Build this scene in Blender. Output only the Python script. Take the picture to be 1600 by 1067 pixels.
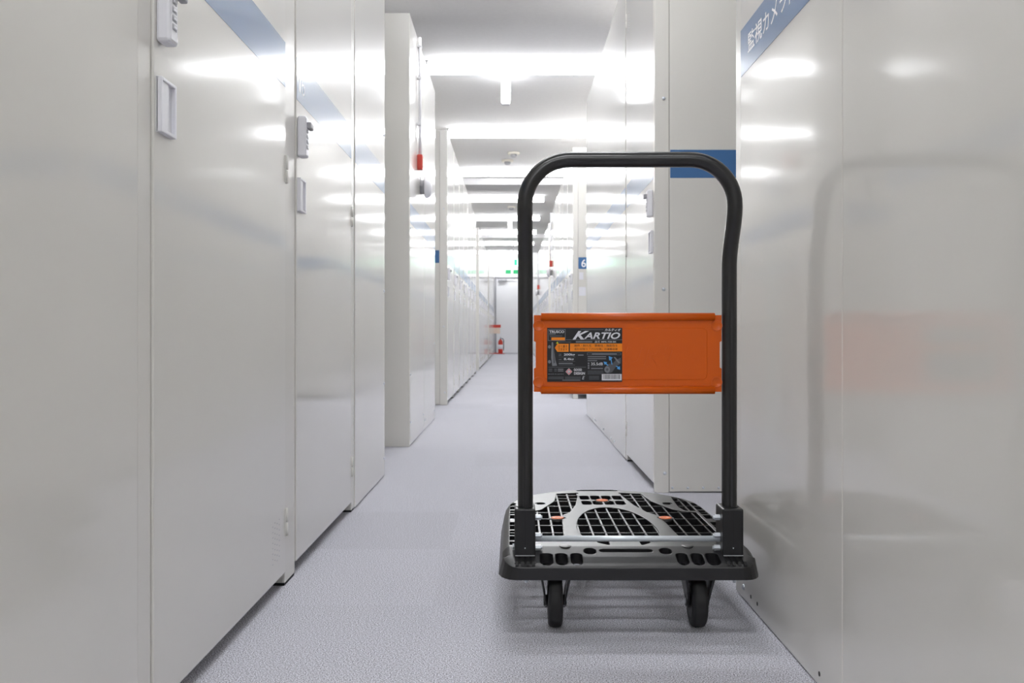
import bpy, bmesh, math, random
import numpy as np
from mathutils import Vector, Matrix
random.seed(7)
sc = bpy.context.scene
for o in list(bpy.data.objects):
    bpy.data.objects.remove(o)

# ------------------------------------------------------------------ camera
F_PX, VPX, VPY, CAM_H = 1434.0, 802.0, 520.0, 0.57
cam = bpy.data.cameras.new('camera')
cam.sensor_fit = 'HORIZONTAL'; cam.sensor_width = 36.0
cam.lens = F_PX / 1600 * 36.0
cam.shift_x = -(VPX - 800) / 1600; cam.shift_y = -(533.5 - VPY) / 1600
cam.clip_start = 0.05; cam.clip_end = 100
cam.dof.use_dof = True; cam.dof.focus_distance = 1.8; cam.dof.aperture_fstop = 13.0
camo = bpy.data.objects.new('camera', cam); sc.collection.objects.link(camo)
camo.location = (0, 0, CAM_H); camo.rotation_euler = (math.radians(90), 0, 0)
sc.camera = camo

# ------------------------------------------------------------------ world, exposure
w = bpy.data.worlds.new('world'); sc.world = w; w.use_nodes = True
bg = w.node_tree.nodes['Background']
bg.inputs[0].default_value = (0.9, 0.93, 1.0, 1); bg.inputs[1].default_value = 0.02
vs = sc.view_settings
vs.view_transform = 'Standard'; vs.look = 'None'; vs.gamma = 1.0; vs.use_curve_mapping = False
vs.exposure = 1.68
LAMP = 7.8                      # emission of the ceiling battens
try:
    sc.cycles.max_bounces = 14; sc.cycles.diffuse_bounces = 7; sc.cycles.glossy_bounces = 7
    sc.cycles.sample_clamp_indirect = 8.0
    sc.cycles.use_denoising = True
except Exception:
    pass

# ------------------------------------------------------------------ materials
def srgb(r, g, b):
    f = lambda c: (c / 12.92 if c <= 0.04045 else ((c + 0.055) / 1.055) ** 2.4)
    return (f(r / 255), f(g / 255), f(b / 255), 1)
def mat(name, col, rough=0.5, metal=0.0, spec=0.5, emit=None, strength=0.0, noise=0.0, nscale=60, bump=0.0, bscale=200, bdist=0.001, coat=0.0, coat_rough=0.08):
    m = bpy.data.materials.new(name); m.use_nodes = True
    nt = m.node_tree; p = nt.nodes['Principled BSDF']
    p.inputs['Base Color'].default_value = col
    p.inputs['Roughness'].default_value = rough
    p.inputs['Metallic'].default_value = metal
    p.inputs['Specular IOR Level'].default_value = spec
    p.inputs['Coat Weight'].default_value = coat
    p.inputs['Coat Roughness'].default_value = coat_rough
    if emit:
        p.inputs['Emission Color'].default_value = emit
        p.inputs['Emission Strength'].default_value = strength
    tc = nt.nodes.new('ShaderNodeTexCoord')
    if noise:
        n = nt.nodes.new('ShaderNodeTexNoise'); n.inputs['Scale'].default_value = nscale; n.inputs['Detail'].default_value = 3
        nt.links.new(tc.outputs['Object'], n.inputs['Vector'])
        r = nt.nodes.new('ShaderNodeValToRGB')
        r.color_ramp.elements[0].position = 0.3; r.color_ramp.elements[1].position = 0.7
        r.color_ramp.elements[0].color = tuple(c * (1 - noise) for c in col[:3]) + (1,)
        r.color_ramp.elements[1].color = tuple(min(1, c * (1 + noise)) for c in col[:3]) + (1,)
        nt.links.new(n.outputs['Fac'], r.inputs['Fac']); nt.links.new(r.outputs['Color'], p.inputs['Base Color'])
    if bump:
        n2 = nt.nodes.new('ShaderNodeTexNoise'); n2.inputs['Scale'].default_value = bscale; n2.inputs['Detail'].default_value = 1
        nt.links.new(tc.outputs['Object'], n2.inputs['Vector'])
        b = nt.nodes.new('ShaderNodeBump'); b.inputs['Strength'].default_value = bump; b.inputs['Distance'].default_value = bdist
        nt.links.new(n2.outputs['Fac'], b.inputs['Height']); nt.links.new(b.outputs['Normal'], p.inputs['Normal'])
    return m

M = {}
PAINT = srgb(223, 221, 215)
M['paint'] = mat('locker_paint', PAINT, 0.35, spec=0.08, coat=1.0, coat_rough=0.085)
M['paint_post'] = mat('post_paint', PAINT, 0.24, spec=0.8)
M['seam'] = mat('dark_gap', srgb(60, 60, 58), 0.8)
M['blue'] = mat('blue_film', srgb(62, 110, 163), 0.35, spec=0.2, coat=0.8, coat_rough=0.11)
M['white'] = mat('white_plastic', srgb(232, 232, 238), 0.35)
M['letter'] = mat('white_lettering', srgb(245, 245, 248), 0.35)
M['grey'] = mat('grey_plastic', srgb(165, 165, 170), 0.4)
M['rubber'] = mat('rubber', srgb(30, 30, 32), 0.75)
M['steel'] = mat('zinc_steel', srgb(214, 219, 226), 0.36, metal=0.45)
M['rod'] = mat('bright_rod', srgb(226, 233, 240), 0.3, metal=0.25)
M['ceiling'] = mat('ceiling_board', srgb(208, 207, 208), 0.8, noise=0.02, nscale=30)
M['wall'] = mat('wall_paint', srgb(236, 236, 236), 0.6, noise=0.01)
M['doorpaint'] = mat('door_paint', srgb(236, 237, 240), 0.45)
M['lamp'] = mat('lamp_diffuser', srgb(250, 250, 250), 0.5, emit=(0.97, 0.98, 1.0, 1), strength=LAMP)
M['bulb'] = mat('small_lamp_diffuser', srgb(250, 250, 250), 0.5, emit=(0.95, 0.98, 1.0, 1), strength=5.0)
M['red'] = mat('red_paint', srgb(205, 60, 45), 0.4)
M['orange_tag'] = mat('orange_tag', srgb(225, 150, 110), 0.5)
M['beige'] = mat('beige_plastic', srgb(226, 221, 210), 0.5)
M['cream'] = mat('cream_plate', srgb(235, 215, 200), 0.5)
M['exit_green'] = mat('exit_green', srgb(20, 150, 90), 0.4)
M['exit_lit'] = mat('exit_lit', srgb(200, 250, 225), 0.4, emit=srgb(190, 255, 225), strength=1.6)
M['exit_glow'] = mat('exit_green_lit', srgb(20, 160, 100), 0.4, emit=srgb(20, 170, 100), strength=1.0)
# cart
M['black_paint'] = mat('black_enamel', srgb(15, 15, 17), 0.32, coat=0.4, coat_rough=0.06)
M['black_plastic'] = mat('black_plastic', srgb(19, 19, 21), 0.36, spec=0.6, bump=0.2, bscale=900, bdist=0.0003)
M['bracket'] = mat('black_bracket', srgb(17, 17, 19), 0.38, bump=0.2, bscale=900, bdist=0.0003)
M['tyre'] = mat('black_tyre', srgb(34, 34, 35), 0.6)
M['orange'] = mat('orange_enamel', srgb(210, 90, 4), 0.3, spec=0.45)
M['orange_cap'] = mat('orange_cap', srgb(232, 120, 60), 0.45)
M['lab_black'] = mat('label_black', srgb(22, 23, 27), 0.4)
M['lab_white'] = mat('label_white', srgb(215, 216, 222), 0.4)
M['lab_grey'] = mat('label_grey', srgb(120, 122, 128), 0.4)
M['lab_mid'] = mat('label_mid_grey', srgb(82, 84, 90), 0.4)
M['lab_orange'] = mat('label_orange', srgb(240, 135, 10), 0.4)
M['lab_brown'] = mat('label_brown', srgb(70, 35, 10), 0.4)
M['lab_red'] = mat('label_red', srgb(205, 60, 70), 0.4)
M['lab_blue'] = mat('label_blue', srgb(80, 160, 225), 0.4)
M['lab_yellow'] = mat('label_yellow', srgb(210, 220, 50), 0.4)

def carpet():
    m = bpy.data.materials.new('carpet'); m.use_nodes = True
    nt = m.node_tree; p = nt.nodes['Principled BSDF']
    p.inputs['Roughness'].default_value = 0.95; p.inputs['Specular IOR Level'].default_value = 0.15
    p.inputs['Sheen Weight'].default_value = 0.25; p.inputs['Sheen Roughness'].default_value = 0.5
    geo = nt.nodes.new('ShaderNodeNewGeometry'); oi = nt.nodes.new('ShaderNodeObjectInfo')
    n = nt.nodes.new('ShaderNodeTexNoise'); n.inputs['Scale'].default_value = 390; n.inputs['Detail'].default_value = 2
    n.inputs['Roughness'].default_value = 0.7
    nt.links.new(geo.outputs['Position'], n.inputs['Vector'])
    r = nt.nodes.new('ShaderNodeValToRGB')
    r.color_ramp.elements[0].position = 0.38; r.color_ramp.elements[1].position = 0.60
    r.color_ramp.elements[0].color = srgb(108, 109, 120); r.color_ramp.elements[1].color = srgb(236, 236, 246)
    nt.links.new(n.outputs['Fac'], r.inputs['Fac'])
    hsv = nt.nodes.new('ShaderNodeHueSaturation')
    mr = nt.nodes.new('ShaderNodeMapRange')
    mr.inputs['To Min'].default_value = 0.965; mr.inputs['To Max'].default_value = 1.035
    nt.links.new(oi.outputs['Random'], mr.inputs['Value']); nt.links.new(mr.outputs['Result'], hsv.inputs['Value'])
    nt.links.new(r.outputs['Color'], hsv.inputs['Color']); nt.links.new(hsv.outputs['Color'], p.inputs['Base Color'])
    b = nt.nodes.new('ShaderNodeBump'); b.inputs['Strength'].default_value = 0.25; b.inputs['Distance'].default_value = 0.0015
    nt.links.new(n.outputs['Fac'], b.inputs['Height']); nt.links.new(b.outputs['Normal'], p.inputs['Normal'])
    return m
M['carpet'] = carpet()

# ------------------------------------------------------------------ mesh helpers
class MB:
    """collects shapes into one mesh; m is the index of the material"""
    def __init__(s): s.bm = bmesh.new()
    def box(s, x0, x1, y0, y1, z0, z1, m=0, bev=0.0, seg=1):
        t = bmesh.new(); bmesh.ops.create_cube(t, size=1.0)
        for v in t.verts:
            v.co = Vector(((x0 + x1) / 2 + v.co.x * abs(x1 - x0), (y0 + y1) / 2 + v.co.y * abs(y1 - y0), (z0 + z1) / 2 + v.co.z * abs(z1 - z0)))
        if bev:
            bmesh.ops.bevel(t, geom=list(t.edges), offset=bev, segments=seg, affect='EDGES', profile=0.5, clamp_overlap=True)
        s._join(t, m); return s
    def _join(s, t, m, smooth=False):
        vm = {v: s.bm.verts.new(v.co) for v in t.verts}
        for f in t.faces:
            try:
                g = s.bm.faces.new([vm[v] for v in f.verts]); g.material_index = m; g.smooth = smooth
            except ValueError: pass
        t.free()
    def cyl(s, p0, p1, r, n=16, m=0, r1=None, smooth=True):
        p0, p1 = Vector(p0), Vector(p1); d = (p1 - p0); L = d.length
        t = bmesh.new()
        bmesh.ops.create_cone(t, cap_ends=True, segments=n, radius1=r, radius2=r if r1 is None else r1, depth=L)
        q = Vector((0, 0, 1)).rotation_difference(d.normalized()).to_matrix().to_4x4()
        bmesh.ops.transform(t, matrix=Matrix.Translation((p0 + p1) / 2) @ q, verts=t.verts)
        vm = {v: s.bm.verts.new(v.co) for v in t.verts}
        for f in t.faces:
            g = s.bm.faces.new([vm[v] for v in f.verts]); g.material_index = m; g.smooth = smooth and len(f.verts) == 4
        t.free(); return s
    def sphere(s, c, r, m=0, sc3=(1, 1, 1), u=12, v=8):
        t = bmesh.new(); bmesh.ops.create_uvsphere(t, u_segments=u, v_segments=v, radius=r)
        for k in t.verts: k.co = Vector((c[0] + k.co.x * sc3[0], c[1] + k.co.y * sc3[1], c[2] + k.co.z * sc3[2]))
        s._join(t, m, True); return s
    def lathe(s, prof, origin, axis, n=24, m=0):
        """prof: (radius, distance along the axis)"""
        q = Vector((0, 0, 1)).rotation_difference(Vector(axis).normalized()).to_matrix()
        rings = []
        for r, h in prof:
            rings.append([s.bm.verts.new(Vector(origin) + q @ Vector((r * math.cos(2 * math.pi * k / n), r * math.sin(2 * math.pi * k / n), h))) for k in range(n)])
        for a, b in zip(rings, rings[1:]):
            for k in range(n):
                g = s.bm.faces.new([a[k], a[(k + 1) % n], b[(k + 1) % n], b[k]]); g.material_index = m; g.smooth = True
        for ring, rev in ((rings[0], True), (rings[-1], False)):
            g = s.bm.faces.new(ring[::-1] if rev else ring); g.material_index = m
        return s
    def sweep(s, path, prof, m=0, cap=True):
        """prof: closed 2D outline in (side, front) coordinates; path: 3D points; side is kept in the path's own plane"""
        P = [Vector(p) for p in path]; rings = []; nrm = None
        for i, p in enumerate(P):
            t = (P[min(i + 1, len(P) - 1)] - P[max(i - 1, 0)]).normalized()
            if nrm is None:
                nrm = Vector((0, -1, 0)) - t * t.dot(Vector((0, -1, 0))); nrm.normalize()
            else:
                nrm = (nrm - t * t.dot(nrm)).normalized()
            side = t.cross(nrm)
            pr = prof[i] if isinstance(prof[0][0], (tuple, list)) else prof
            rings.append([s.bm.verts.new(p + side * a + nrm * b) for a, b in pr])
        n = len(rings[0])
        for a, b in zip(rings, rings[1:]):
            for k in range(n):
                g = s.bm.faces.new([a[k], a[(k + 1) % n], b[(k + 1) % n], b[k]]); g.material_index = m; g.smooth = True
        if cap:
            s.bm.faces.new(rings[0][::-1]).material_index = m; s.bm.faces.new(rings[-1]).material_index = m
        return s
    def prism(s, pts, axis, a0, a1, m=0, smooth_side=False):
        """extrude a polygon; axis 'x': pts are (y,z); 'y': (x,z); 'z': (x,y)"""
        def co(p, a):
            return {'x': (a, p[0], p[1]), 'y': (p[0], a, p[1]), 'z': (p[0], p[1], a)}[axis]
        A = [s.bm.verts.new(co(p, a0)) for p in pts]; Bv = [s.bm.verts.new(co(p, a1)) for p in pts]
        n = len(pts)
        for f in (A[::-1], Bv): s.bm.faces.new(f).material_index = m
        for k in range(n):
            g = s.bm.faces.new([A[k], A[(k + 1) % n], Bv[(k + 1) % n], Bv[k]]); g.material_index = m; g.smooth = smooth_side
        return s
    def mesh(s, name, mats):
        bmesh.ops.recalc_face_normals(s.bm, faces=list(s.bm.faces))
        me = bpy.data.meshes.new(name); s.bm.to_mesh(me); s.bm.free()
        for k in mats: me.materials.append(M[k])
        return me

def link(o): sc.collection.objects.link(o); return o
def obj(name, me, parent=None, loc=(0, 0, 0), rot=None, label=None, kind=None):
    o = link(bpy.data.objects.new(name, me)); o.parent = parent; o.location = loc
    if rot: o.rotation_euler = rot
    if label: o['label'] = label
    if kind: o['kind'] = kind
    return o
def build(name, mb, mats, parent=None, loc=(0, 0, 0), **k):
    return obj(name, mb.mesh(name, mats if isinstance(mats, (list, tuple)) else [mats]), parent, loc, **k)
def thing(name, label, cat, loc=(0, 0, 0), group=None):
    o = link(bpy.data.objects.new(name, None)); o.location = loc; o.empty_display_size = 0.1
    o['label'] = label; o['category'] = cat
    if group: o['group'] = group
    return o
def tag(o, label, cat, group=None):
    o['label'] = label; o['category'] = cat
    if group: o['group'] = group
    return o
def struct(name, mb, mats, loc=(0, 0, 0), label=None):
    o = build(name, mb, mats, loc=loc); o['kind'] = 'structure'
    if label: o['label'] = label
    return o
def text_mesh(s, size, mkey, extrude=0.0002, shear=0.0, offset=0.0, xs=1.0, align='LEFT', spacing=1.0):
    c = bpy.data.curves.new('t', 'FONT'); c.body = s; c.size = size; c.extrude = extrude; c.shear = shear; c.offset = offset
    c.align_x = align; c.space_character = spacing; c.resolution_u = 3
    o = link(bpy.data.objects.new('t', c)); bpy.context.view_layer.update()
    me = bpy.data.meshes.new_from_object(o.evaluated_get(bpy.context.evaluated_depsgraph_get()))
    bpy.data.objects.remove(o); bpy.data.curves.remove(c)
    me.name = 'lettering'
    me.materials.clear(); me.materials.append(M[mkey])
    if xs != 1.0:
        for v in me.vertices: v.co.x *= xs
    return me
def fit_text(s, wid, hei, mkey, **k):
    """lettering scaled so that its ink fills wid x hei, origin at the lower left of the ink"""
    me = text_mesh(s, 1.0, mkey, **k)
    xs = [v.co.x for v in me.vertices]; ys = [v.co.y for v in me.vertices]
    if not xs: return me
    x0, x1, y0, y1 = min(xs), max(xs), min(ys), max(ys)
    sy = hei / max(1e-6, (y1 - y0)); sx = wid / max(1e-6, (x1 - x0)) if wid else sy
    for v in me.vertices:
        v.co = Vector(((v.co.x - x0) * sx, (v.co.y - y0) * sy, 0.0002 if v.co.z > 0 else 0.0))
    return me
R90 = math.radians(90)
ROT_FRONT = (R90, 0, 0)                 # reads from -Y (towards the camera)
ROT_LEFTWALL = (R90, 0, R90)            # reads from +X
ROT_RIGHTWALL = (R90, 0, -R90)          # reads from -X

# ------------------------------------------------------------------ the setting
XL, XR = -0.515, 0.498                  # planes of the locker fronts
TOP, CEIL = 2.17, 2.80
ST0, ST1 = 1.122, 1.222                 # blue stripe
Y_END = 25.5
floor = struct('floor', MB().box(-4, 4, -6, Y_END + 0.2, -0.2, -0.006), 'carpet')
tile = MB().box(0.00005, 0.49995, 0.00005, 0.49995, -0.006, 0.0).mesh('carpet_tile', ['carpet'])
for j in range(-1, 50):
    for x in (-0.67, -0.17, 0.33):
        y = 0.42 + 0.5 * j
        if y + 0.5 <= Y_END:
            obj('carpet_tile', tile, floor, (x, y, 0))
struct('ceiling', MB().box(-4, 4, -6, Y_END + 0.2, CEIL, CEIL + 0.1), 'ceiling')
for n, (y0, y1, z) in enumerate(((5.6, 6.34, 2.70), (13.25, 13.85, 2.71), (20.7, 21.2, 2.71))):
    struct('trim_%d' % (n + 1), MB().box(-3.99, 3.99, y0, y1, z, CEIL - 0.0005), 'ceiling', label='ceiling beam')
struct('wall_far', MB().box(-4, 4, Y_END, Y_END + 0.15, 0, CEIL), 'wall')
struct('wall_back', MB().box(-4, 4, -6.15, -6, 0, CEIL), 'wall')
struct('wall_left', MB().box(-4.15, -4, -6, Y_END, 0, CEIL), 'wall')
struct('wall_right', MB().box(4, 4.15, -6, Y_END, 0, CEIL), 'wall')
# partitions going on behind the camera
struct('wall_left_partition', MB().box(-1.4, XL, -5.2, 0.44, 0, TOP), 'paint')
struct('wall_right_partition', MB().box(XR - 0.006, 1.4, -5.2, 0.49, 0, TOP), 'paint')

# far end: door with frame, closer
d = struct('door_1', MB().box(-0.47, 0.60, Y_END - 0.03, Y_END - 0.001, 0.012, 2.085, bev=0.003), 'doorpaint')
build('door_frame', MB().box(-0.52, -0.475, Y_END - 0.05, Y_END - 0.001, 0, 2.13).box(0.605, 0.65, Y_END - 0.05, Y_END - 0.001, 0, 2.13)
      .box(-0.475, 0.605, Y_END - 0.05, Y_END - 0.001, 2.095, 2.13), 'grey', d)
build('door_closer', MB().box(-0.42, -0.18, Y_END - 0.09, Y_END - 0.031, 2.00, 2.055, bev=0.006).box(-0.36, 0.05, Y_END - 0.075, Y_END - 0.06, 2.06, 2.075), 'grey', d)
build('door_handle', MB().cyl((0.52, Y_END - 0.03, 1.0), (0.52, Y_END - 0.08, 1.0), 0.012).box(0.42, 0.53, Y_END - 0.09, Y_END - 0.075, 0.99, 1.01, bev=0.004), 'steel', d)

# ------------------------------------------------------------------ ceiling lamps
lamp_body = MB().box(-0.605, 0.605, -0.095, 0.095, -0.010, 0.0, bev=0.003).mesh('housing', ['white'])
lamp_diff = MB().prism([(-0.090, -0.010), (-0.087, -0.048), (-0.072, -0.070), (0.072, -0.070), (0.087, -0.048), (0.090, -0.010)], 'x', -0.60, 0.60, smooth_side=True).mesh('diffuser', ['lamp'])
lamp_cap = MB().prism([(-0.093, -0.010), (-0.090, -0.050), (-0.074, -0.073), (0.074, -0.073), (0.090, -0.050), (0.093, -0.010)], 'x', -0.002, 0.002).mesh('end_cap', ['white'])
ORD = ['first', 'second', 'third', 'fourth', 'fifth', 'sixth', 'seventh', 'eighth', 'ninth', 'tenth']
k = 0
for y in [-4.70, -2.24, 0.22, 2.68, 5.14] + [7.61 + 2.49 * i for i in range(8)]:
    y = min(y, 25.2)
    if y < 7:
        lab = {-4.70: 'white ceiling batten light farthest behind the viewer', -2.24: 'white ceiling batten light just behind the viewer', 0.22: 'white ceiling batten light above the viewer',
               2.68: 'white ceiling batten light above the platform trolley', 5.14: 'white ceiling batten light just before the near ceiling beam'}[y]
    else:
        lab = 'glowing white batten light across the ceiling, %s in view' % ORD[k]; k += 1
    for x, more in ((-0.10, ''), (1.112, ', right half of the line')):
        if more and not 5 < y < 13: continue
        t = thing('ceiling_light', lab + more, 'light', (x, y, CEIL), 'ceiling lights across the corridor')
        obj('housing', lamp_body, t); obj('diffuser', lamp_diff, t)
        obj('end_cap', lamp_cap, t, (-0.603, 0, 0)); obj('end_cap', lamp_cap, t, (0.603, 0, 0))

# small hanging lamps
for y, lab in ((7.95, 'small upright glowing lamp box hanging from the ceiling behind the nearest light'), (18.1, 'small pale lamp box hanging from the far ceiling near the green signs')):
    t = thing('hanging_lamp', lab, 'light', (-0.065, y, CEIL), 'small hanging lamps')
    build('mount', MB().box(-0.045, 0.045, -0.035, 0.035, -0.025, 0, bev=0.004), 'white', t)
    build('diffuser', MB().box(-0.039, 0.039, -0.03, 0.03, -0.235, -0.025, bev=0.006), 'bulb', t)
    build('bottom_cap', MB().box(-0.033, 0.033, -0.026, 0.026, -0.258, -0.235, bev=0.004), 'grey', t)
# smoke detectors
for x, y, lab in ((0.004, 11.35, 'round cream smoke detector on the ceiling, nearer of the close pair'), (-0.075, 11.85, 'round cream smoke detector on the ceiling, farther of the close pair'),
                  (-0.03, 16.2, 'round smoke detector alone on the far corridor ceiling')):
    t = thing('smoke_detector', lab, 'smoke detector', (x, y, CEIL), 'smoke detectors')
    build('base', MB().lathe([(0.075, 0), (0.078, -0.012), (0.07, -0.025)], (0, 0, 0), (0, 0, 1), 24), 'beige', t)
    build('sensor', MB().lathe([(0.042, -0.025), (0.04, -0.05), (0.025, -0.062), (0.012, -0.064)], (0, 0, 0), (0, 0, 1), 20), 'grey', t)

# ------------------------------------------------------------------ lockers
CACHE = {}
DR = random.Random(11)
def cached(key, f):
    if key not in CACHE: CACHE[key] = f()
    return CACHE[key]
# wall coordinates: s along Y, p out of the wall towards the corridor, z up; sg=+1 on the left wall, -1 on the right wall
def wb(mb, sg, p0, p1, s0, s1, z0, z1, m=0, bev=0.0, seg=1):
    a, b = sorted((sg * p0, sg * p1)); return mb.box(a, b, s0, s1, z0, z1, m, bev, seg)

def mesh_lock(sg):
    mb = MB()
    wb(mb, sg, 0.0, 0.021, 0.010, 0.044, 0.988, 1.085, 0, 0.005, 2)
    for i in range(4):
        z = 1.012 + i * 0.0125
        wb(mb, sg, 0.021, 0.0216, 0.019, 0.035, z - 0.0042, z + 0.0042, 1)
        wb(mb, sg, 0.0212, 0.0232, 0.022, 0.032, z - 0.002, z + 0.002, 0)
    wb(mb, sg, 0.019, 0.031, 0.020, 0.056, 1.056, 1.072, 1, 0.003, 2)
    return mb.mesh('lock', ['white', 'grey'])
def mesh_pull(sg):
    mb = MB()
    wb(mb, sg, 0.0, 0.0022, 0.012, 0.070, 0.859, 0.9385, 0)
    for s0, s1, z0, z1 in ((0.012, 0.0165, 0.859, 0.9385), (0.0655, 0.070, 0.859, 0.9385), (0.0166, 0.0654, 0.859, 0.864), (0.0166, 0.0654, 0.9335, 0.9385)):
        wb(mb, sg, 0.0, 0.0085, s0, s1, z0, z1, 0, 0.0008)
    wb(mb, sg, 0.0022, 0.0068, 0.0165, 0.043, 0.864, 0.9335, 0, 0.001)
    return mb.mesh('pull_handle', ['white'])
def mesh_hinge(sg):
    mb = MB()
    wb(mb, sg, -0.002, 0.0012, -0.008, 0.010, -0.031, 0.031, 0, 0.0005)
    for z0, z1 in ((-0.031, -0.002), (0.0, 0.031)):
        mb.cyl((sg * 0.0022, 0, z0), (sg * 0.0022, 0, z1), 0.0036, 12, 0)
    return mb.mesh('hinge', ['paint_post'])
def mesh_vent(sg, wid):
    mb = MB()
    for zb in (0.075, 1.885):
        for c in range(4):
            for r in range(8):
                s = wid - 0.112 + c * 0.018; z = zb + r * 0.0115 + (0.0055 if c % 2 else 0)
                wb(mb, sg, 0.0, 0.0004, s, s + 0.0055, z, z + 0.0016, 0)
    return mb.mesh('vent_slots', ['grey'])
def locker(sg, x, y0, wid, post, label, vent=False, plain=False):
    t = thing('storage_locker', label, 'locker', (x, y0, 0), 'storage lockers along the corridor')
    tot = wid + post
    obj('body', cached(('body', sg, wid, post), lambda: wb(MB(), sg, -0.90, -0.022, 0.002, tot - 0.002, 0.036, TOP).mesh('body', ['paint_post'])), t)
    obj('post', cached(('post', sg, wid, post), lambda: wb(wb(MB(), sg, -0.022, -0.0025, wid + 0.003, tot - 0.001, 0.006, TOP, 0, 0.0015),
        sg, -0.06, -0.0225, wid + 0.006, tot - 0.006, 0.006, 0.036).mesh('post', ['paint_post'])), t)
    obj('foot', cached(('foot', sg, wid, post), lambda: wb(MB(), sg, -0.06, -0.004, wid + 0.004, tot - 0.002, 0.0, 0.006).mesh('foot', ['rubber'])), t)
    d = obj('door', cached(('door', sg, wid), lambda: wb(MB(), sg, -0.0215, 0.0, 0.0025, wid - 0.001, 0.031, TOP - 0.004, 0, 0.0025, 2).mesh('door', ['paint'])), t)
    d.rotation_euler.z = DR.uniform(-0.003, 0.003)
    obj('stripe', cached(('stripe', sg, wid), lambda: wb(MB(), sg, 0.0, 0.0005, 0.006, wid - 0.004, ST0, ST1).mesh('stripe', ['blue'])), d, label='blue stripe')
    if plain: return t, d
    obj('lock', cached(('lock', sg), lambda: mesh_lock(sg)), d, label='white combination lock with grey turn knob')
    obj('pull_handle', cached(('pull', sg), lambda: mesh_pull(sg)), d, label='white recessed pull')
    for z in (0.145, 0.938, 1.95):
        obj('hinge', cached(('hinge', sg), lambda: mesh_hinge(sg)), d, (0, wid + 0.001, z))
    if vent:
        obj('vent_slots', cached(('vent', sg, wid), lambda: mesh_vent(sg, wid)), d, kind='stuff')
    return t, d
def rivet_mesh(axis):
    return cached(('rivet', axis), lambda: MB().lathe([(0.0065, 0), (0.006, 0.0022), (0.003, 0.004), (0.0008, 0.0044)], (0, 0, 0), axis, 10).mesh('rivet', ['steel']))
def hole_mesh(axis):
    return cached(('hole', axis), lambda: MB().lathe([(0.0042, 0), (0.0042, 0.0006)], (0, 0, 0), axis, 10).mesh('screw_hole', ['seam']))

# left row, nearest block
XA = -0.512
locker(1, XA, 0.446, 0.807, 0.050, 'pale grey storage locker cut off by the left edge of the picture', plain=True)
locker(1, XA, 1.3035, 0.7615, 0.097, 'pale grey storage locker with the largest white pull handle, nearest full door on left', vent=True)
tl, dl = locker(1, XA, 2.163, 0.750, 0.052, 'pale grey storage locker numbered 16, second full door on the left')
obj('digit', fit_text('1', 0.014, 0.052, 'letter', offset=-0.015), dl, (0.0006, 0.030, 1.146), ROT_LEFTWALL, label='white figure 1')
obj('digit', fit_text('6', 0.034, 0.053, 'letter', offset=-0.015), dl, (0.0006, 0.054, 1.1455), ROT_LEFTWALL, label='white figure 6')

def fixed_panel(name, sg, x, y0, y1, label, depth=0.88, cat='panel', z0=0.004, stripe=True, rivets=()):
    t = thing(name, label, cat, (x, y0, 0), 'fixed panels closing the locker rows')
    L = y1 - y0
    pn = build('panel', wb(MB(), sg, -0.02, 0.0, 0.002, L - 0.002, z0, TOP - 0.002, 0, 0.002), 'paint', t)
    build('core', wb(MB(), sg, -depth, -0.0205, 0.004, L - 0.004, 0.02, TOP - 0.004), 'paint_post', t)
    if stripe:
        build('stripe', wb(MB(), sg, 0.0, 0.0005, 0.004, L - 0.004, ST0, ST1), 'blue', pn, label='blue stripe')
    for s, z in rivets:
        obj('rivet', rivet_mesh((sg, 0, 0)), pn, (0, s, z))
    return t, pn
fixed_panel('end_panel', 1, XA, 2.968, 3.655, 'plain grey fixed panel ending the nearest left locker block', rivets=((0.66, 0.075), (0.66, 0.37), (0.66, 0.735), (0.66, 1.35), (0.66, 1.95)))

def corner_panel(sg, x, y, label, post_w=0.06, stripe=True, out=0.9, z0=0.004):
    """the end of a block, facing the camera: corner post, wide panel with the stripe"""
    t = thing('block_end_panel', label, 'panel', (x, y, 0), 'end panels of the locker blocks')
    pm = build('corner_post', wb(MB(), sg, -post_w, 0.0, 0.0, 0.02, 0.0, TOP, 0, 0.0015), 'paint_post', t)
    pn = build('panel', wb(MB(), sg, -out, -post_w - 0.0015, 0.0, 0.02, z0, TOP, 0, 0.0015), 'paint', t)
    if stripe:
        build('stripe', wb(MB(), sg, -out + 0.003, -post_w - 0.004, -0.0005, 0.0, ST0, ST1), 'blue', pn, label='blue stripe')
    return t, pm, pn
# left row, second block, with the alarm
XB = -0.5185
t, pm, pn = corner_panel(1, XB, 4.59, 'plain grey upright end panel of the second left block, before the alarm', post_w=0.14)
fixed_panel('fixed_panel', 1, XB, 4.611, 5.33, 'fixed grey panel carrying the red alarm box and bell', rivets=((0.02, 0.36), (0.02, 1.1), (0.02, 0.12), (0.68, 0.10)))
fixed_panel('fixed_panel', 1, XB, 5.331, 6.08, 'fixed grey panel just beyond the fire bell on the left', rivets=((0.05, 0.06), (0.7, 0.06), (0.7, 0.5)))
# left row, beyond
XC = -0.5205
t, pm, pn = corner_panel(1, XC, 7.246, 'slim grey end panel with a blue tag, third left block')
for s, z in ((-0.02, 0.10), (-0.03, 0.62), (-0.03, 1.55)):
    obj('rivet', rivet_mesh((0, -1, 0)), pm, (s, 0, z))
def row(sg, x, y0, n, where):
    for i in range(n):
        locker(sg, x, y0 + i * 0.80, 0.745, 0.055, 'pale grey storage locker in the %s, %s from the camera' % (where, ORD[i]))
row(1, XC, 7.268, 7, 'third left block')
corner_panel(1, XC, 13.95, 'slim grey end panel of the fourth left block far down the corridor')
row(1, XC, 13.972, 6, 'fourth left block')
corner_panel(1, XC, 19.6, 'slim grey end panel of the farthest left block')
row(1, XC, 19.622, 6, 'farthest left block')

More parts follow.
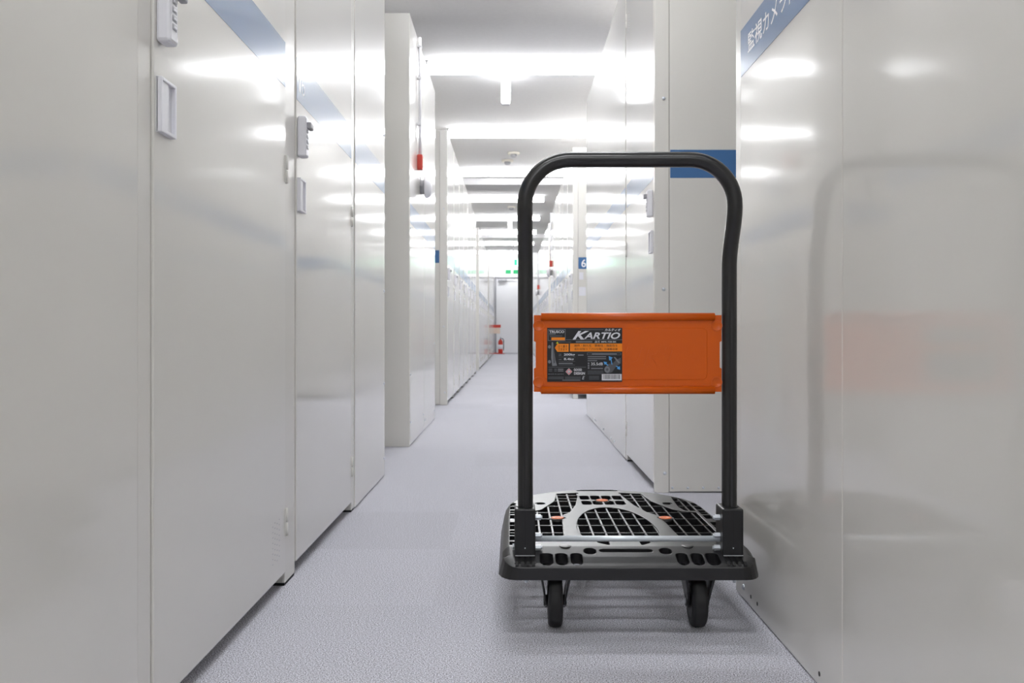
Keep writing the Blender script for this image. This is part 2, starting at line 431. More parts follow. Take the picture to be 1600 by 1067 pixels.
# right row, nearest block: plain panels with the camera notice
t = thing('partition', 'smooth pale grey partition with the camera notice stripe, right of the trolley', 'partition', (0.492, 0, 0))
pan = []
for y0, y1 in ((0.50, 1.371), (1.373, 1.986)):
    p_ = build('panel', wb(MB(), -1, -0.02, 0.0, y0, y1, 0.002, TOP, 0, 0.0015), 'paint', t); pan.append(p_)
    build('stripe', wb(MB(), -1, 0.0, 0.0005, y0 + 0.002, y1 - 0.002, ST0, ST1), 'blue', p_, label='blue stripe')
build('post', wb(MB(), -1, -0.9, -0.001, 1.9875, 2.033, 0.0, TOP, 0, 0.002), 'paint_post', t)
build('core', wb(MB(), -1, -0.9, -0.0205, 0.50, 1.987, 0.004, TOP - 0.003), 'paint_post', t)
obj('lettering', fit_text('監視カメラ作動中', 0.440, 0.042, 'letter', offset=0.008), pan[1], (-0.0006, 1.922, 1.154), ROT_RIGHTWALL, label='white notice lettering')
obj('rivet', rivet_mesh((-1, 0, 0)), pan[1], (0, 1.958, 0.028))
for y, z in ((1.90, 0.024), (1.85, 0.024), (1.475, 0.022)):
    obj('screw_hole', hole_mesh((-1, 0, 0)), pan[1], (0, y, z))
obj('screw_hole', hole_mesh((-1, 0, 0)), pan[0], (0, 1.36, 0.03))

# right row, second block
XR2 = 0.503
t, pm, pn = corner_panel(-1, XR2, 3.27, 'grey end panel with a broad blue band, behind the trolley handle', post_w=0.052, out=1.0)
for s, z in ((0.033, 1.405), (0.033, 0.725), (0.037, 0.07)):
    obj('rivet', rivet_mesh((0, -1, 0)), pm, (s, 0, z))
for i in range(4):
    obj('rivet', rivet_mesh((0, -1, 0)), pn, (0.064 + 0.055 * i, 0, 0.018)).scale = (0.7, 0.7, 0.7)
locker(-1, XR2, 3.292, 0.775, 0.045, 'pale grey storage locker seen under the orange plate, first on the right', vent=True)
fixed_panel('fixed_panel', -1, XR2, 4.113, 4.745, 'fixed grey panel right of the corridor, next beyond the first right locker', rivets=((0.45, 0.03), (0.6, 0.03)))
fixed_panel('fixed_panel', -1, XR2 + 0.004, 4.746, 6.36, 'long fixed grey panel ending the second right block', rivets=((0.4, 0.03), (0.9, 0.03), (1.0, 0.03)))
# right row, third block
XR3 = 0.514
t, pm, pn = corner_panel(-1, XR3, 7.92, 'grey end panel with the white number 6 on blue', post_w=0.044, z0=0.045)
obj('number', fit_text('6', 0.041, 0.070, 'letter', offset=0.02), pn, (0.073, -0.0006, 1.136), ROT_FRONT, label='white number 6')
obj('rivet', rivet_mesh((0, -1, 0)), pn, (0.07, 0, 1.93))
tag(obj('notice_card', MB().box(0, 0.036, -0.0012, 0, 0, 0.062, bev=0.0004).mesh('notice_card', ['white']), None, (XR3 + 0.055, 7.9185, 1.03)), 'small white card just below the number 6', 'card', 'cards below the number')
tag(obj('notice_card', MB().box(0, 0.060, -0.0012, 0, 0, 0.076, bev=0.0004).mesh('notice_card', ['white']), None, (XR3 + 0.052, 7.9185, 0.89)), 'larger white card, lower of the two below the number 6', 'card', 'cards below the number')
row(-1, XR3, 7.942, 5, 'third right block')
fixed_panel('fixed_panel', -1, XR3, 11.943, 12.6, 'fixed grey panel behind the red alarm box ending the third right block')
corner_panel(-1, XR3, 13.4, 'slim grey end panel of the fourth right block behind the trolley upright')
row(-1, XR3, 13.422, 6, 'fourth right block')
fixed_panel('fixed_panel', -1, XR3, 18.223, 18.95, 'fixed grey panel behind the farthest red alarm box')
corner_panel(-1, XR3, 19.6, 'slim grey end panel of the farthest right block')
row(-1, XR3, 19.622, 6, 'farthest right block')

# ------------------------------------------------------------------ fire alarms
def alarm(sg, x, y, label, lab_pipe, lab_bell):
    t = thing('alarm_box', label, 'alarm', (x, y, 0), 'red alarm boxes')
    build('case', wb(MB(), sg, 0.0, 0.028, -0.03, 0.03, 1.452, 1.532, 0, 0.004, 2), 'red', t)
    build('button_plate', wb(MB(), sg, 0.028, 0.031, -0.02, 0.02, 1.47, 1.515, 0, 0.001), 'cream', t)
    c = MB().cyl((sg * 0.012, 0, 1.533), (sg * 0.012, 0, TOP + 0.0), 0.0085, 12)
    for z in (1.7, 1.95, 2.12): wb(c, sg, 0.0, 0.022, -0.014, 0.014, z - 0.006, z + 0.006)
    tag(build('conduit', c, 'white', None, (x, y, 0)), lab_pipe, 'conduit', 'white conduits above the alarm boxes')
    b = thing('alarm_bell', lab_bell, 'bell', (x, y + 0.16, 1.385), 'round white alarm bells')
    build('gong', MB().lathe([(0.022, 0.022), (0.060, 0.024), (0.064, 0.034), (0.055, 0.052), (0.03, 0.062), (0.008, 0.064)], (0, 0, 0), (sg, 0, 0), 28), 'white', b)
    build('base', MB().lathe([(0.04, 0.0), (0.04, 0.02)], (0, 0, 0), (sg, 0, 0), 20), 'grey', b)
    build('wire', MB().cyl((sg * 0.006, -0.08, 0.0), (sg * 0.006, -0.08, 0.066), 0.003, 8).cyl((sg * 0.006, -0.08, 0.0), (sg * 0.006, 0, 0.0), 0.003, 8), 'grey', b)
alarm(1, XB, 4.975, 'red alarm box on the left panel under a white conduit', 'thin white conduit running down to the nearest red alarm box', 'round white bell just below the nearest red alarm box')
alarm(-1, XR3, 12.25, 'red alarm box on the right row, nearer of the two', 'white conduit above the nearer right red alarm box', 'white bell below the nearer right red alarm box')
alarm(-1, XR3, 18.55, 'tiny red alarm box on the right row, the farthest one', 'white conduit above the farthest red alarm box', 'white bell below the farthest red alarm box')

# ------------------------------------------------------------------ exit signs, extinguisher
t = thing('exit_sign', 'lit green and white exit sign hanging from the far ceiling', 'sign', (0, 21.6, 0))
build('case', MB().box(-0.10, 0.32, 0.0, 0.05, 2.13, 2.33, bev=0.006), 'white', t)
f_ = build('face', MB().box(-0.092, 0.312, -0.003, 0.0, 2.138, 2.322), 'exit_lit', t)
build('pictogram', MB().box(0.02, 0.09, -0.004, -0.003, 2.16, 2.30).sphere((0.16, -0.003, 2.285), 0.018, 0, (1, 0.05, 1)).box(0.135, 0.175, -0.004, -0.003, 2.21, 2.265)
      .box(0.12, 0.143, -0.004, -0.003, 2.16, 2.215).box(0.167, 0.20, -0.004, -0.003, 2.16, 2.215), 'exit_glow', f_)
for x in (0.0, 0.22):
    build('hanger', MB().cyl((x, 0.025, 2.33), (x, 0.025, CEIL), 0.008, 8), 'white', t)
t = thing('wall_sign', 'green and white sign plate on the far wall above the door', 'sign', (0, Y_END, 0))
build('plate', MB().box(-0.24, 0.36, -0.012, 0.0, 2.19, 2.34, bev=0.003), 'white', t)
for x0, x1 in ((-0.215, -0.065), (0.0, 0.15), (0.21, 0.34)):
    build('green_field', MB().box(x0, x1, -0.0135, -0.012, 2.21, 2.32), 'exit_green', t)

t = thing('fire_extinguisher', 'red fire extinguisher standing at the far end of the corridor', 'extinguisher', (-0.345, 24.75, 0.014))
build('cylinder', MB().lathe([(0.05, 0.0), (0.062, 0.012), (0.062, 0.30), (0.052, 0.345), (0.025, 0.37), (0.02, 0.385)], (0, 0, 0), (0, 0, 1), 20), 'red', t)
build('label_plate', MB().lathe([(0.0628, 0.12), (0.0628, 0.24)], (0, 0, 0), (0, 0, 1), 20), 'white', t)
build('valve', MB().box(-0.012, 0.012, -0.06, 0.03, 0.385, 0.415, bev=0.003).box(-0.01, 0.01, -0.085, 0.03, 0.428, 0.44), 'rubber', t)
build('hose', MB().sweep([(0.02, 0, 0.40), (0.06, 0, 0.40), (0.085, 0, 0.35), (0.085, 0, 0.2), (0.08, 0, 0.08)], [(0.011 * math.cos(a), 0.011 * math.sin(a)) for a in np.linspace(0, 2 * math.pi, 9)[:-1]]), 'rubber', t)
tag(build('floor_plate', MB().lathe([(0.115, 0.0), (0.115, 0.01), (0.10, 0.014)], (0, 0, 0), (0, 0, 1), 24), 'red', None, (-0.345, 24.75, 0)), 'flat red floor plate under the fire extinguisher', 'plate')
t = thing('extinguisher_marker', 'standing marker with red head plate beside the fire extinguisher', 'sign', (-0.47, 24.95, 0))
build('base', MB().box(-0.07, 0.07, -0.06, 0.06, 0, 0.025, bev=0.004), 'red', t)
build('pole', MB().cyl((0, 0, 0.025), (0, 0, 0.72), 0.012, 12), 'grey', t)
build('head_plate', MB().box(-0.09, 0.13, -0.012, -0.002, 0.71, 0.79, bev=0.003), 'red', t)
build('text_plate', MB().box(-0.07, 0.11, -0.012, -0.002, 0.55, 0.708, bev=0.003), 'cream', t)

# ------------------------------------------------------------------ the platform trolley
CX, CY = 0.2165, 1.68
cart = thing('platform_trolley', 'black platform trolley with a bent tube handle and orange label plate', 'trolley', (CX, CY, 0))
ZT, ZB = 0.162, 0.117

# deck plate: solid where phi < 0, contoured on a fine grid so that the openings have smooth rims
def sd_poly(P, X, Y):
    P = np.array(P, float); n = len(P)
    d = np.full(X.shape, 1e9); s = np.ones(X.shape)
    j = n - 1
    for i in range(n):
        ex, ey = P[j] - P[i]; wx, wy = X - P[i, 0], Y - P[i, 1]
        t_ = np.clip((wx * ex + wy * ey) / (ex * ex + ey * ey), 0, 1)
        d = np.minimum(d, (wx - ex * t_) ** 2 + (wy - ey * t_) ** 2)
        c1 = Y >= P[i, 1]; c2 = Y < P[j, 1]; c3 = ex * wy > ey * wx
        flip = (c1 & c2 & c3) | (~c1 & ~c2 & ~c3)
        s = np.where(flip, -s, s); j = i
    return s * np.sqrt(d)
def sd_box(X, Y, cx, cy, hx, hy, r):
    qx, qy = np.abs(X - cx) - hx + r, np.abs(Y - cy) - hy + r
    return np.hypot(np.maximum(qx, 0), np.maximum(qy, 0)) + np.minimum(np.maximum(qx, qy), 0) - r
half = [(0.0, 0.0), (0.205, 0.0), (0.217, 0.004), (0.226, 0.013), (0.232, 0.024), (0.2375, 0.045), (0.2375, 0.30), (0.237, 0.42), (0.234, 0.49), (0.228, 0.54),
        (0.214, 0.584), (0.190, 0.625), (0.158, 0.660), (0.12, 0.688), (0.08, 0.708), (0.04, 0.719), (0.0, 0.722)]
OUT = half + [(-x, y) for x, y in half[::-1] if x > 1e-6]
H = 0.0026
gu = np.arange(-0.2483, 0.2484, H); gv = np.arange(-0.006, 0.730, H)
U, V = np.meshgrid(gu, gv)
sd_out = sd_poly(OUT, U, V)
hole = np.full(U.shape, 1e9)
def cut(d):
    global hole
    hole = np.minimum(hole, d)
AU = np.abs(U)
# central egg
ry = np.where(V > 0.22, 0.246, 0.146)
egg = (np.sqrt((U / 0.083) ** 2 + ((V - 0.22) / ry) ** 2) - 1) * 0.08
egg = np.maximum(egg, -np.maximum(AU - 0.030, V - 0.118))
cut(egg)
# the two large side openings
SIDE = [(0.052, 0.660), (0.106, 0.648), (0.1095, 0.605), (0.1164, 0.543), (0.134, 0.4875), (0.150, 0.440), (0.170, 0.415), (0.198, 0.405), (0.198, 0.118), (0.128, 0.118),
        (0.117, 0.16), (0.112, 0.300), (0.106, 0.3775), (0.0888, 0.408), (0.0702, 0.4955), (0.0605, 0.582)]
cut(sd_poly(SIDE, AU, V) - 0.001)
# rear: outer slots, round slots, cluster of eight cells, carrying slot
cut(sd_poly([(0.175, 0.600), (0.192, 0.585), (0.203, 0.54), (0.203, 0.425), (0.178, 0.425), (0.170, 0.47)], AU, V))
cut(sd_box(AU, V, 0.152, 0.515, 0.0115, 0.014, 0.010))
for r_, h_ in ((0.524, 0.0245), (0.592, 0.027)):
    for c_ in (0.0137, 0.0405):
        cut(sd_box(AU, V, c_, r_, 0.0115, h_, 0.007))
cut(sd_box(U, V, 0.0, 0.696, 0.053, 0.009, 0.006))
# cells along both long edges
for a, b in ((0.085, 0.115), (0.12, 0.165), (0.17, 0.215), (0.225, 0.30), (0.335, 0.375), (0.385, 0.43), (0.44, 0.475), (0.485, 0.52)):
    cut(sd_box(AU, V, 0.2155, (a + b) / 2, 0.0085, (b - a) / 2, 0.002))
# front: three rounded holes each side, ovals, long slot
for c_, hw in ((0.155, 0.0125), (0.1265, 0.0112), (0.0985, 0.0112)):
    cut(sd_box(AU, V, c_, 0.0275, hw, 0.021, 0.0095))
cut(sd_box(AU, V, 0.0715, 0.056, 0.0118, 0.012, 0.010))
cut(sd_box(U, V, -0.003, 0.058, 0.051, 0.0062, 0.006))
phi = np.maximum(sd_out, -hole)
def deck_z(u, v, so):
    t1 = min(1, max(0, (0.075 - v) / 0.075)); d_ = -so
    t2 = min(1, max(0, (0.016 - d_) / 0.016))
    return ZT - 0.019 * t1 - (0.012 * t2 * t2 if v > 0.04 else 0.004 * t2 * t2)
def contour_plate():
    bm = bmesh.new(); vid = {}
    ny, nx = phi.shape
    def vert(key, u, v, so):
        if key not in vid: vid[key] = (bm.verts.new((u, v, deck_z(u, v, so))), so)
        return vid[key][0]
    def corner(i, j): return vert(('c', i, j), gu[j], gv[i], sd_out[i, j])
    def edge(i0, j0, i1, j1):
        a, b = phi[i0, j0], phi[i1, j1]; t_ = a / (a - b); t_ = min(0.98, max(0.02, t_))
        return vert(('e',) + tuple(sorted(((i0, j0), (i1, j1)))), gu[j0] + (gu[j1] - gu[j0]) * t_, gv[i0] + (gv[i1] - gv[i0]) * t_, sd_out[i0, j0] + (sd_out[i1, j1] - sd_out[i0, j0]) * t_)
    inside = phi < 0
    for i in range(ny - 1):
        for j in range(nx - 1):
            cs = ((i, j), (i, j + 1), (i + 1, j + 1), (i + 1, j))
            ins = [bool(inside[c]) for c in cs]
            if not any(ins): continue
            poly = []
            for k_ in range(4):
                a, b = cs[k_], cs[(k_ + 1) % 4]
                if ins[k_]: poly.append(corner(*a))
                if ins[k_] != ins[(k_ + 1) % 4]: poly.append(edge(*a, *b))
            if len(poly) >= 3:
                try: bm.faces.new(poly).smooth = True
                except ValueError: pass
    so_of = {v: so for v, so in vid.values()}
    rim = [e for e in bm.edges if len(e.link_faces) == 1]
    low = {}
    def down(v):
        if v not in low:
            outer = abs(so_of[v]) < H * 0.9
            low[v] = bm.verts.new((v.co.x * (1.0 if not outer else 1.028), v.co.y, ZB if outer else v.co.z - 0.02))
        return low[v]
    for e in rim:
        a, b = e.verts; f = e.link_faces[0]; vs_ = list(f.verts)
        if vs_[(vs_.index(a) + 1) % len(vs_)] != b: a, b = b, a
        bm.faces.new([b, a, down(a), down(b)])
    return bm
mb = MB(); mb.bm.free(); mb.bm = contour_plate()
deck = build('deck', mb, 'black_plastic', cart, label='black plastic deck with cut-out cells')
# ribs below the deck plate
def inside_v(u, lo, hi):
    vv = np.linspace(lo, hi, 200); d_ = sd_poly(OUT, np.full(vv.shape, u), vv); ok = vv[d_ < -0.012]
    return float(ok[0]), float(ok[-1])
mb = MB()
for k_ in range(-7, 8):
    u = 0.027 * k_; a, b = inside_v(u, 0.078, 0.69)
    mb.box(u - 0.0019, u + 0.0019, a, b, ZB + 0.012, ZT - 0.0016)
for v in (0.078, 0.130, 0.199, 0.271, 0.339, 0.4115, 0.487, 0.551, 0.587, 0.630):
    uu = np.linspace(-0.24, 0.24, 300); d_ = sd_poly(OUT, uu, np.full(uu.shape, v)); ok = uu[d_ < -0.012]
    for a, b in (((ok[0], -0.054), (0.054, ok[-1])) if v > 0.56 else ((ok[0], ok[-1]),)):
        mb.box(a, b, v - 0.0017, v + 0.0017, ZB + 0.012, ZT - 0.0012)
build('deck_ribs', mb, 'black_plastic', deck, kind='stuff')
for u, v in ((-0.119, 0.345), (0.119, 0.345), (0.0, 0.556)):
    build('orange_cap', MB().lathe([(0.0145, 0), (0.0143, 0.0009), (0.012, 0.0015), (0.004, 0.0016), (0.0035, 0.001), (0.0005, 0.001)], (0, 0, 0), (0, 0, 1), 24), 'orange_cap', deck, (u, v, ZT), label='round orange cap')
    build('cap_seat', MB().lathe([(0.0185, -0.012), (0.0185, 0.0003)], (0, 0, 0), (0, 0, 1), 24), 'black_plastic', deck, (u, v, ZT - 0.0003))
for u in (-0.117, 0.117):
    build('round_pad', MB().lathe([(0.0115, -0.006), (0.0115, 0.0001), (0.011, 0.0004), (0.0005, 0.0004)], (0, 0, 0), (0, 0, 1), 20), 'black_plastic', deck, (u, 0.078, ZT))

# handle: two grooved uprights, bent push bar
RT = 0.0143
def ring(r, n=24, groove=0.0):
    out = []
    for k_ in range(n):
        a = 2 * math.pi * k_ / n; rr = r
        da = abs((a - math.pi / 2 + math.pi) % (2 * math.pi) - math.pi)
        if groove and da < 0.26: rr = r - groove * 0.5 * (1 + math.cos(math.pi * da / 0.26))
        out.append((rr * math.cos(a), rr * math.sin(a)))
    return out
HU, HV, HV2 = 0.1935, 0.062, 0.024
zc, rc = 0.8915, 0.084
def smooth(a, b, t_): q = t_ * t_ * (3 - 2 * t_); return a + (b - a) * q
pl = [(-HU, HV, z) for z in (0.15, 0.45, 0.56, 0.61, 0.65, 0.68)]
gr = [0.0022, 0.0022, 0.0020, 0.0013, 0.0004, 0.0]
for i in range(9):
    t_ = i / 8; pl.append((-HU - 0.0015 * t_, smooth(HV, HV2, t_), 0.70 + (zc - rc - 0.004 - 0.70) * t_))
for i in range(1, 15):
    a = math.pi - math.pi / 2 * i / 14
    pl.append((-HU - 0.0015 + rc + rc * math.cos(a), HV2, zc - rc + rc * math.sin(a)))
path = pl + [(-x, y, z) for x, y, z in pl[::-1]]
gr = gr + [0.0] * (len(path) - 12) + gr[::-1]
build('handle_tube', MB().sweep(path, [ring(RT, 48, g) for g in gr], cap=False), 'black_paint', cart, label='bent black tube handle with grooved uprights')

# sockets of the uprights
for s in (-1, 1):
    b = build('socket', MB().box(-0.0195, 0.0195, 0.034, 0.096, 0.148, 0.241, bev=0.003, seg=2), 'bracket', cart, (s * 0.1945, 0, 0))
    build('collar', MB().lathe([(0.0165, 0), (0.0165, 0.0008), (0.0155, 0.0012)], (0, HV, 0.241), (0, 0, 1), 24), 'bracket', b)
    build('cover_line', MB().box(-0.0006, 0.0006, 0.0334, 0.0345, 0.16, 0.236), 'rubber', b)
    build('edge_strip', MB().box(-0.0185, 0.0185, 0.0315, 0.036, 0.1532, 0.1548, bev=0.0005), 'grey', b)
    mb = MB()
    for i in range(4): mb.prism([(0.004, 0.136), (0.004, 0.1435), (0.010, 0.149), (0.036, 0.153), (0.036, 0.136)], 'x', -0.018 + i * 0.0103, -0.018 + i * 0.0103 + 0.0055)
    mb.prism([(0.010, 0.138), (0.010, 0.1463), (0.036, 0.1517), (0.036, 0.138)], 'x', -0.0195, 0.0195)
    build('foot_ribs', mb, 'bracket', b)
    build('pin', MB().sphere((0, 0.0338, 0.168), 0.0014), 'steel', b)
    for z in (0.2205, 0.186, 0.163):
        build('bolt', MB().cyl((-s * 0.0195, 0.060, z), (-s * 0.030, 0.060, z), 0.0056, 6, smooth=False).cyl((-s * 0.030, 0.060, z), (-s * 0.033, 0.060, z), 0.0036, 12), 'steel', b)
    build('bolt', MB().cyl((s * 0.0195, 0.060, 0.165), (s * 0.0235, 0.060, 0.165), 0.0055, 12), 'steel', b)
    build('stud', MB().cyl((0.002, 0.034, ZB + 0.006), (0.002, 0.034, ZB - 0.006), 0.0055, 6, smooth=False).cyl((0.002, 0.034, ZB - 0.006), (0.002, 0.034, ZB - 0.013), 0.0032, 10), 'steel', b)
build('cross_rod', MB().cyl((-0.1755, 0.062, 0.1795), (0.1755, 0.062, 0.1795), 0.0055, 20), 'rod', cart)

# casters
def caster(u, v, name='caster'):
    c = link(bpy.data.objects.new(name, None)); c.parent = cart; c.location = (u, v, 0); c.empty_display_size = 0.05
    wp = [(0.0165, -0.013), (0.044, -0.0135), (0.0485, -0.0105), (0.05, -0.006), (0.05, 0.006), (0.0485, 0.0105), (0.044, 0.0135), (0.0165, 0.013)]
    build('wheel', MB().lathe(wp, (0, 0, 0.05), (1, 0, 0), 48), 'tyre', c)
    build('hub', MB().lathe([(0.030, -0.0145), (0.033, -0.013), (0.033, 0.013), (0.030, 0.0145)], (0, 0, 0.05), (1, 0, 0), 28).lathe([(0.011, -0.022), (0.011, 0.022)], (0, 0, 0.05), (1, 0, 0), 16), 'bracket', c)
    for s in (-1, 1):
        build('axle_nut', MB().cyl((s * 0.0195, 0, 0.05), (s * 0.0235, 0, 0.05), 0.006, 6, smooth=False), 'steel', c)
    mb = MB()
    for s in (-1, 1):
        o_ = [(-0.040, 0.122), (0.034, 0.122), (0.014, 0.045), (0.0, 0.036), (-0.014, 0.045), (-0.030, 0.08)]
        A = []
        for off in (0.0, 0.004):
            A.append([mb.bm.verts.new((s * (0.0155 + off + 0.013 * max(0, (z - 0.055)) / 0.067), y, z)) for y, z in o_])
        n = len(o_)
        mb.bm.faces.new(A[0]); mb.bm.faces.new(A[1][::-1])
        for k_ in range(n): mb.bm.faces.new([A[0][k_], A[0][(k_ + 1) % n], A[1][(k_ + 1) % n], A[1][k_]])
    mb.box(-0.036, 0.036, -0.045, 0.045, 0.1215, 0.1265, bev=0.001)
    build('fork', mb, 'black_paint', c)
for u, v in ((-0.1355, 0.105), (0.1405, 0.105), (-0.13, 0.54), (0.13, 0.54)):
    caster(u, v)

# orange plate between the uprights
PV = HV - 0.006
pl_ = MB()
z0, z1 = 0.4545, 0.6075
xs = 0.1775
outline = [(-xs, z0 + 0.004), (-xs + 0.012, z0 + 0.004), (-xs + 0.013, z0 + 0.002), (xs - 0.013, z0 + 0.002), (xs - 0.012, z0 + 0.004), (xs, z0 + 0.004),
           (xs, z0 + 0.048), (xs - 0.0035, z0 + 0.050), (xs - 0.0035, z0 + 0.098), (xs, z0 + 0.100), (xs, z1 - 0.004), (-xs, z1 - 0.004),
           (-xs, z0 + 0.100), (-xs + 0.0035, z0 + 0.098), (-xs + 0.0035, z0 + 0.050), (-xs, z0 + 0.048)]
pl_.prism(outline, 'y', PV, PV + 0.0025)
plate = build('orange_plate', pl_, 'orange', cart, label='orange pressed steel plate')
def half_roll(zc_, r=0.0075):
    n = 12
    return [(0.0, zc_ - r)] + [(-r * math.sin(math.pi * i / n), zc_ - r * math.cos(math.pi * i / n)) for i in range(1, n)] + [(0.0, zc_ + r)]
for zc_ in (z0 + 0.0072, z1 - 0.0072):
    build('rolled_edge', MB().prism([(PV + a, b) for a, b in half_roll(zc_)], 'x', -xs + 0.0135, xs - 0.0135, smooth_side=True), 'orange', plate)
for sx in (-1, 1):
    for zz in (z0 + 0.022, z1 - 0.024):
        build('rivet', MB().lathe([(0.0105, 0.0), (0.0103, 0.0005), (0.0096, 0.0008), (0.0088, 0.0008), (0.0084, 0.0004), (0.0005, 0.0004)], (sx * (xs - 0.009), PV, zz), (0, -1, 0), 24), 'orange', plate)
def rrect(x0, x1, y0, y1, r, n=6):
    P = []
    for cx_, cy_, a0 in ((x1 - r, y1 - r, 0), (x0 + r, y1 - r, 90), (x0 + r, y0 + r, 180), (x1 - r, y0 + r, 270)):
        for i in range(n + 1):
            a = math.radians(a0 + 90 * i / n); P.append((cx_ + r * math.cos(a), cy_ + r * math.sin(a)))
    return P
mb = MB()
o1 = rrect(-0.160, 0.1505, 0.481, 0.5795, 0.010); o2 = rrect(-0.1588, 0.1493, 0.4822, 0.5783, 0.009)
A = [mb.bm.verts.new((x, PV, z)) for x, z in o1]; Bq = [mb.bm.verts.new((x, PV - 0.0011, z)) for x, z in o2]
mb.bm.faces.new(Bq)
for k_ in range(len(A)):
    mb.bm.faces.new([A[k_], A[(k_ + 1) % len(A)], Bq[(k_ + 1) % len(A)], Bq[k_]])
build('raised_field', mb, 'orange', plate)
PF = PV - 0.0011
tm = fit_text('URT', 0.113, 0.0345, 'orange', shear=0.25, offset=0.02, spacing=1.05)
for v in tm.vertices: v.co.z *= 3
obj('embossed_letters', tm, plate, (-0.0065, PF, 0.5085), ROT_FRONT, label='faint raised letters')

# printed label; coordinates in the label's own frame, u right and w down, both 0..1
LX, LZ, LW, LH = -0.1525, 0.5795, 0.1418, 0.1018
lab = build('printed_label', MB().box(LX, LX + LW, PF - 0.0006, PF, LZ - LH, LZ), 'lab_black', plate, label='black printed label')
LY = PF - 0.0006
def lx(cx_): return LX + (cx_ - 62) / 1303 * LW
def lz(cy_): return LZ - (cy_ - 88) / 927 * LH
LP = {}
def lrect(x0, x1, y0, y1, m, lift=1):
    LP.setdefault((m, lift), MB()).box(lx(x0), lx(x1), LY - 0.00012 * lift, LY - 0.00012 * (lift - 1), lz(y1), lz(y0))
def lpoly(pts, m, lift=1):
    LP.setdefault((m, lift), MB()).prism([(lx(a), lz(b)) for a, b in pts], 'y', LY - 0.00012 * lift, LY - 0.00012 * (lift - 1))
def ltext(s_, x0, x1, y0, y1, m, lift=1, **k_):
    obj('print', fit_text(s_, abs(lx(x1) - lx(x0)), abs(lz(y1) - lz(y0)), m, **k_), lab, (lx(x0), LY - 0.00012 * (lift - 1), lz(y1)), ROT_FRONT, kind='stuff')
def lframe(x0, x1, y0, y1, m, t_=5):
    for r_ in ((x0, x1, y0, y0 + t_), (x0, x1, y1 - t_, y1), (x0, x0 + t_, y0, y1), (x1 - t_, x1, y0, y1)): lrect(*r_, m)
lframe(75, 380, 112, 310, 'lab_grey', 8)
ltext('TRUSCO', 98, 358, 132, 178, 'lab_white', offset=0.03)
lrect(98, 210, 186, 200, 'lab_grey'); lrect(98, 325, 214, 226, 'lab_mid'); lrect(110, 325, 232, 243, 'lab_mid')
lrect(135, 370, 252, 300, 'lab_orange')
ltext('カルティオ', 1060, 1340, 102, 148, 'lab_white', shear=0.25, offset=0.02)
lrect(640, 1040, 112, 126, 'lab_mid')
ltext('K', 505, 790, 142, 288, 'lab_white', shear=0.45, offset=0.03)
ltext('ARTIO', 700, 1330, 166, 280, 'lab_white', shear=0.3, offset=0.025)
lrect(390, 1365, 290, 297, 'lab_grey')
ltext('品番 MPK-720-BK', 890, 1265, 312, 345, 'lab_white', offset=0.01)
lrect(560, 845, 318, 342, 'lab_grey'); lrect(255, 480, 326, 338, 'lab_mid')
lpoly([(238, 322), (215, 358), (262, 358)], 'lab_yellow')
lpoly([(195, 432), (238, 362), (436, 362), (436, 500), (238, 500)], 'lab_orange')
lrect(458, 1365, 358, 495, 'lab_orange')
ltext('立て置き', 250, 412, 384, 424, 'lab_brown', 2); ltext('できます', 250, 412, 440, 480, 'lab_brown', 2)
ltext('操作・耐久性・静粛性・機能性を', 532, 1285, 374, 414, 'lab_brown', 2)
ltext('合わせ持つ「プロ仕様」の運搬台車', 532, 1285, 434, 474, 'lab_brown', 2)
# folded trolley drawing
lpoly([(140, 335), (165, 335), (205, 640), (235, 740), (150, 745), (132, 600)], 'lab_grey')
lpoly([(160, 380), (178, 380), (200, 690), (170, 700)], 'lab_mid', 2)
for cy_ in (415, 672):
    lpoly([(102 + 26 * math.cos(a), cy_ + 30 * math.sin(a)) for a in np.linspace(0, 2 * math.pi, 15)[:-1]], 'lab_grey')
ltext('均等', 262, 308, 534, 552, 'lab_grey'); ltext('耐荷重', 262, 308, 556, 572, 'lab_grey')
ltext('200kg', 352, 545, 528, 578, 'lab_white', offset=0.02)
ltext('自重', 262, 312, 622, 642, 'lab_grey'); ltext('8.4kg', 352, 525, 606, 655, 'lab_white', offset=0.02)
lrect(262, 550, 590, 593, 'lab_grey'); lrect(262, 550, 662, 665, 'lab_grey')
lrect(262, 505, 690, 708, 'lab_grey'); lrect(262, 545, 722, 732, 'lab_mid')
lrect(80, 735, 762, 767, 'lab_grey')
lrect(598, 695, 548, 566, 'lab_grey')
lframe(755, 1345, 518, 556, 'lab_grey', 5); lrect(840, 1270, 530, 546, 'lab_grey')
for y0_, x1_ in ((578, 1085), (612, 1085), (646, 930)): lrect(765, x1_, y0_, y0_ + 15, 'lab_grey')
ltext('35.5dB', 825, 1030, 684, 730, 'lab_white', offset=0.01)
for y0_ in (684, 724, 764): lrect(768, 795, y0_, y0_ + 30, 'lab_grey')
lrect(820, 1035, 740, 744, 'lab_grey'); lrect(825, 1030, 778, 796, 'lab_grey')
for y0_ in (826, 850, 874): lrect(765, 1040, y0_, y0_ + 11, 'lab_mid')
for y0_ in (918, 942, 966): lrect(790, 965, y0_, y0_ + 11, 'lab_mid')
ltext('MADE IN JAPAN', 80, 350, 876, 898, 'lab_grey', offset=0.01)
for y0_ in (792, 822):
    lrect(85, 150, y0_, y0_ + 16, 'lab_mid'); lrect(185, 232, y0_, y0_ + 16, 'lab_mid'); lrect(248, 345, y0_, y0_ + 16, 'lab_grey')
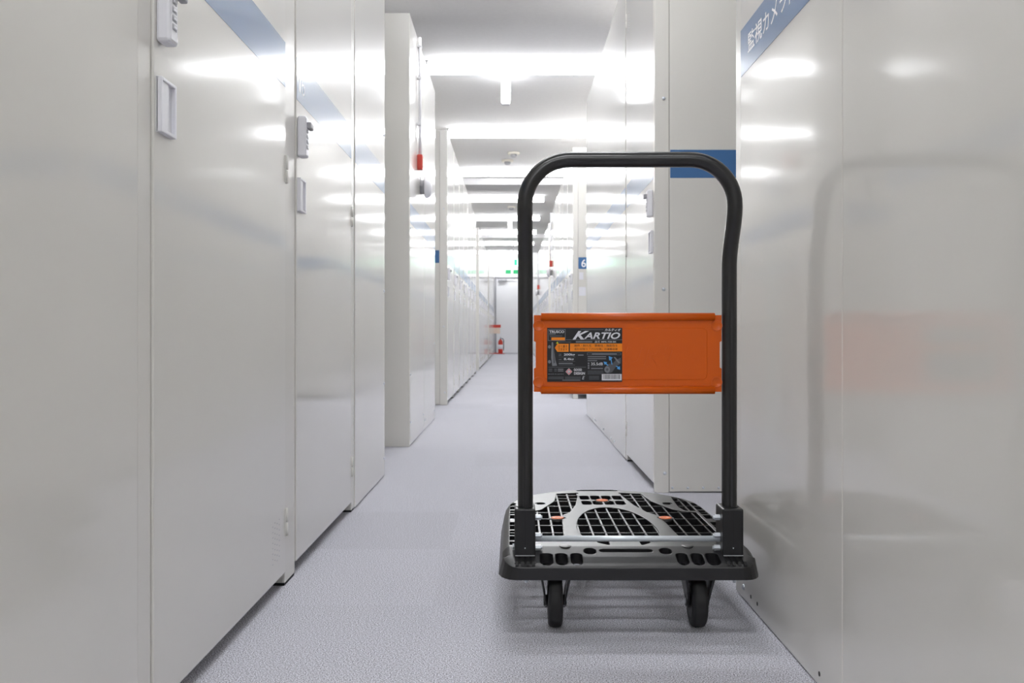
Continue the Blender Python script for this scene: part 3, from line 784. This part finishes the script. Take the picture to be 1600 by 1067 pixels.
lpoly([(440, 782), (498, 842), (440, 902), (382, 842)], 'lab_white'); lpoly([(440, 790), (490, 842), (440, 894), (390, 842)], 'lab_red', 2)
lpoly([(440, 806), (474, 842), (440, 878), (406, 842)], 'lab_white', 3); ltext('G', 424, 458, 824, 862, 'lab_black', 4)
ltext('GOOD', 525, 665, 788, 832, 'lab_white', offset=0.03); ltext('DESIGN', 528, 718, 848, 894, 'lab_white', offset=0.03)
for y0_ in (930, 955): lrect(80, 350, y0_, y0_ + 14, 'lab_mid'); lrect(372, 645, y0_, y0_ + 14, 'lab_mid')
lrect(325, 640, 982, 994, 'lab_grey'); ltext('E', 670, 715, 920, 975, 'lab_white', shear=0.3)
# caster drawing with arrows
lpoly([(1050, 790), (1110, 715), (1210, 690), (1260, 640), (1340, 600), (1340, 700), (1255, 760), (1190, 850), (1110, 872), (1060, 845)], 'lab_mid')
lpoly([(1105 + 48 * math.cos(a), 805 + 55 * math.sin(a)) for a in np.linspace(0, 2 * math.pi, 19)[:-1]], 'lab_grey', 2)
lpoly([(1105 + 22 * math.cos(a), 805 + 25 * math.sin(a)) for a in np.linspace(0, 2 * math.pi, 13)[:-1]], 'lab_mid', 3)
lpoly([(1215, 590), (1245, 590), (1330, 690), (1300, 700)], 'lab_grey', 2)
lpoly([(1130, 575), (1200, 600), (1178, 625), (1195, 720), (1180, 720), (1165, 640), (1140, 650)], 'lab_blue', 3)
lpoly([(1040, 668), (1105, 680), (1090, 700), (1125, 730), (1115, 740), (1078, 712), (1062, 725)], 'lab_blue', 3)
lpoly([(1330, 810), (1270, 790), (1290, 772), (1255, 752), (1262, 742), (1305, 758), (1325, 745)], 'lab_blue', 3)
# barcode
lrect(1010, 1355, 882, 992, 'lab_white')
x_ = 1040
rb = random.Random(3)
while x_ < 1330:
    w_ = rb.choice((3, 3, 5, 8)); lrect(x_, x_ + w_, 892, 970, 'lab_black', 2); x_ += w_ + rb.choice((5, 5, 8, 11))
for (m_, _), mb_ in LP.items():
    build('print', mb_, m_, lab, kind='stuff')
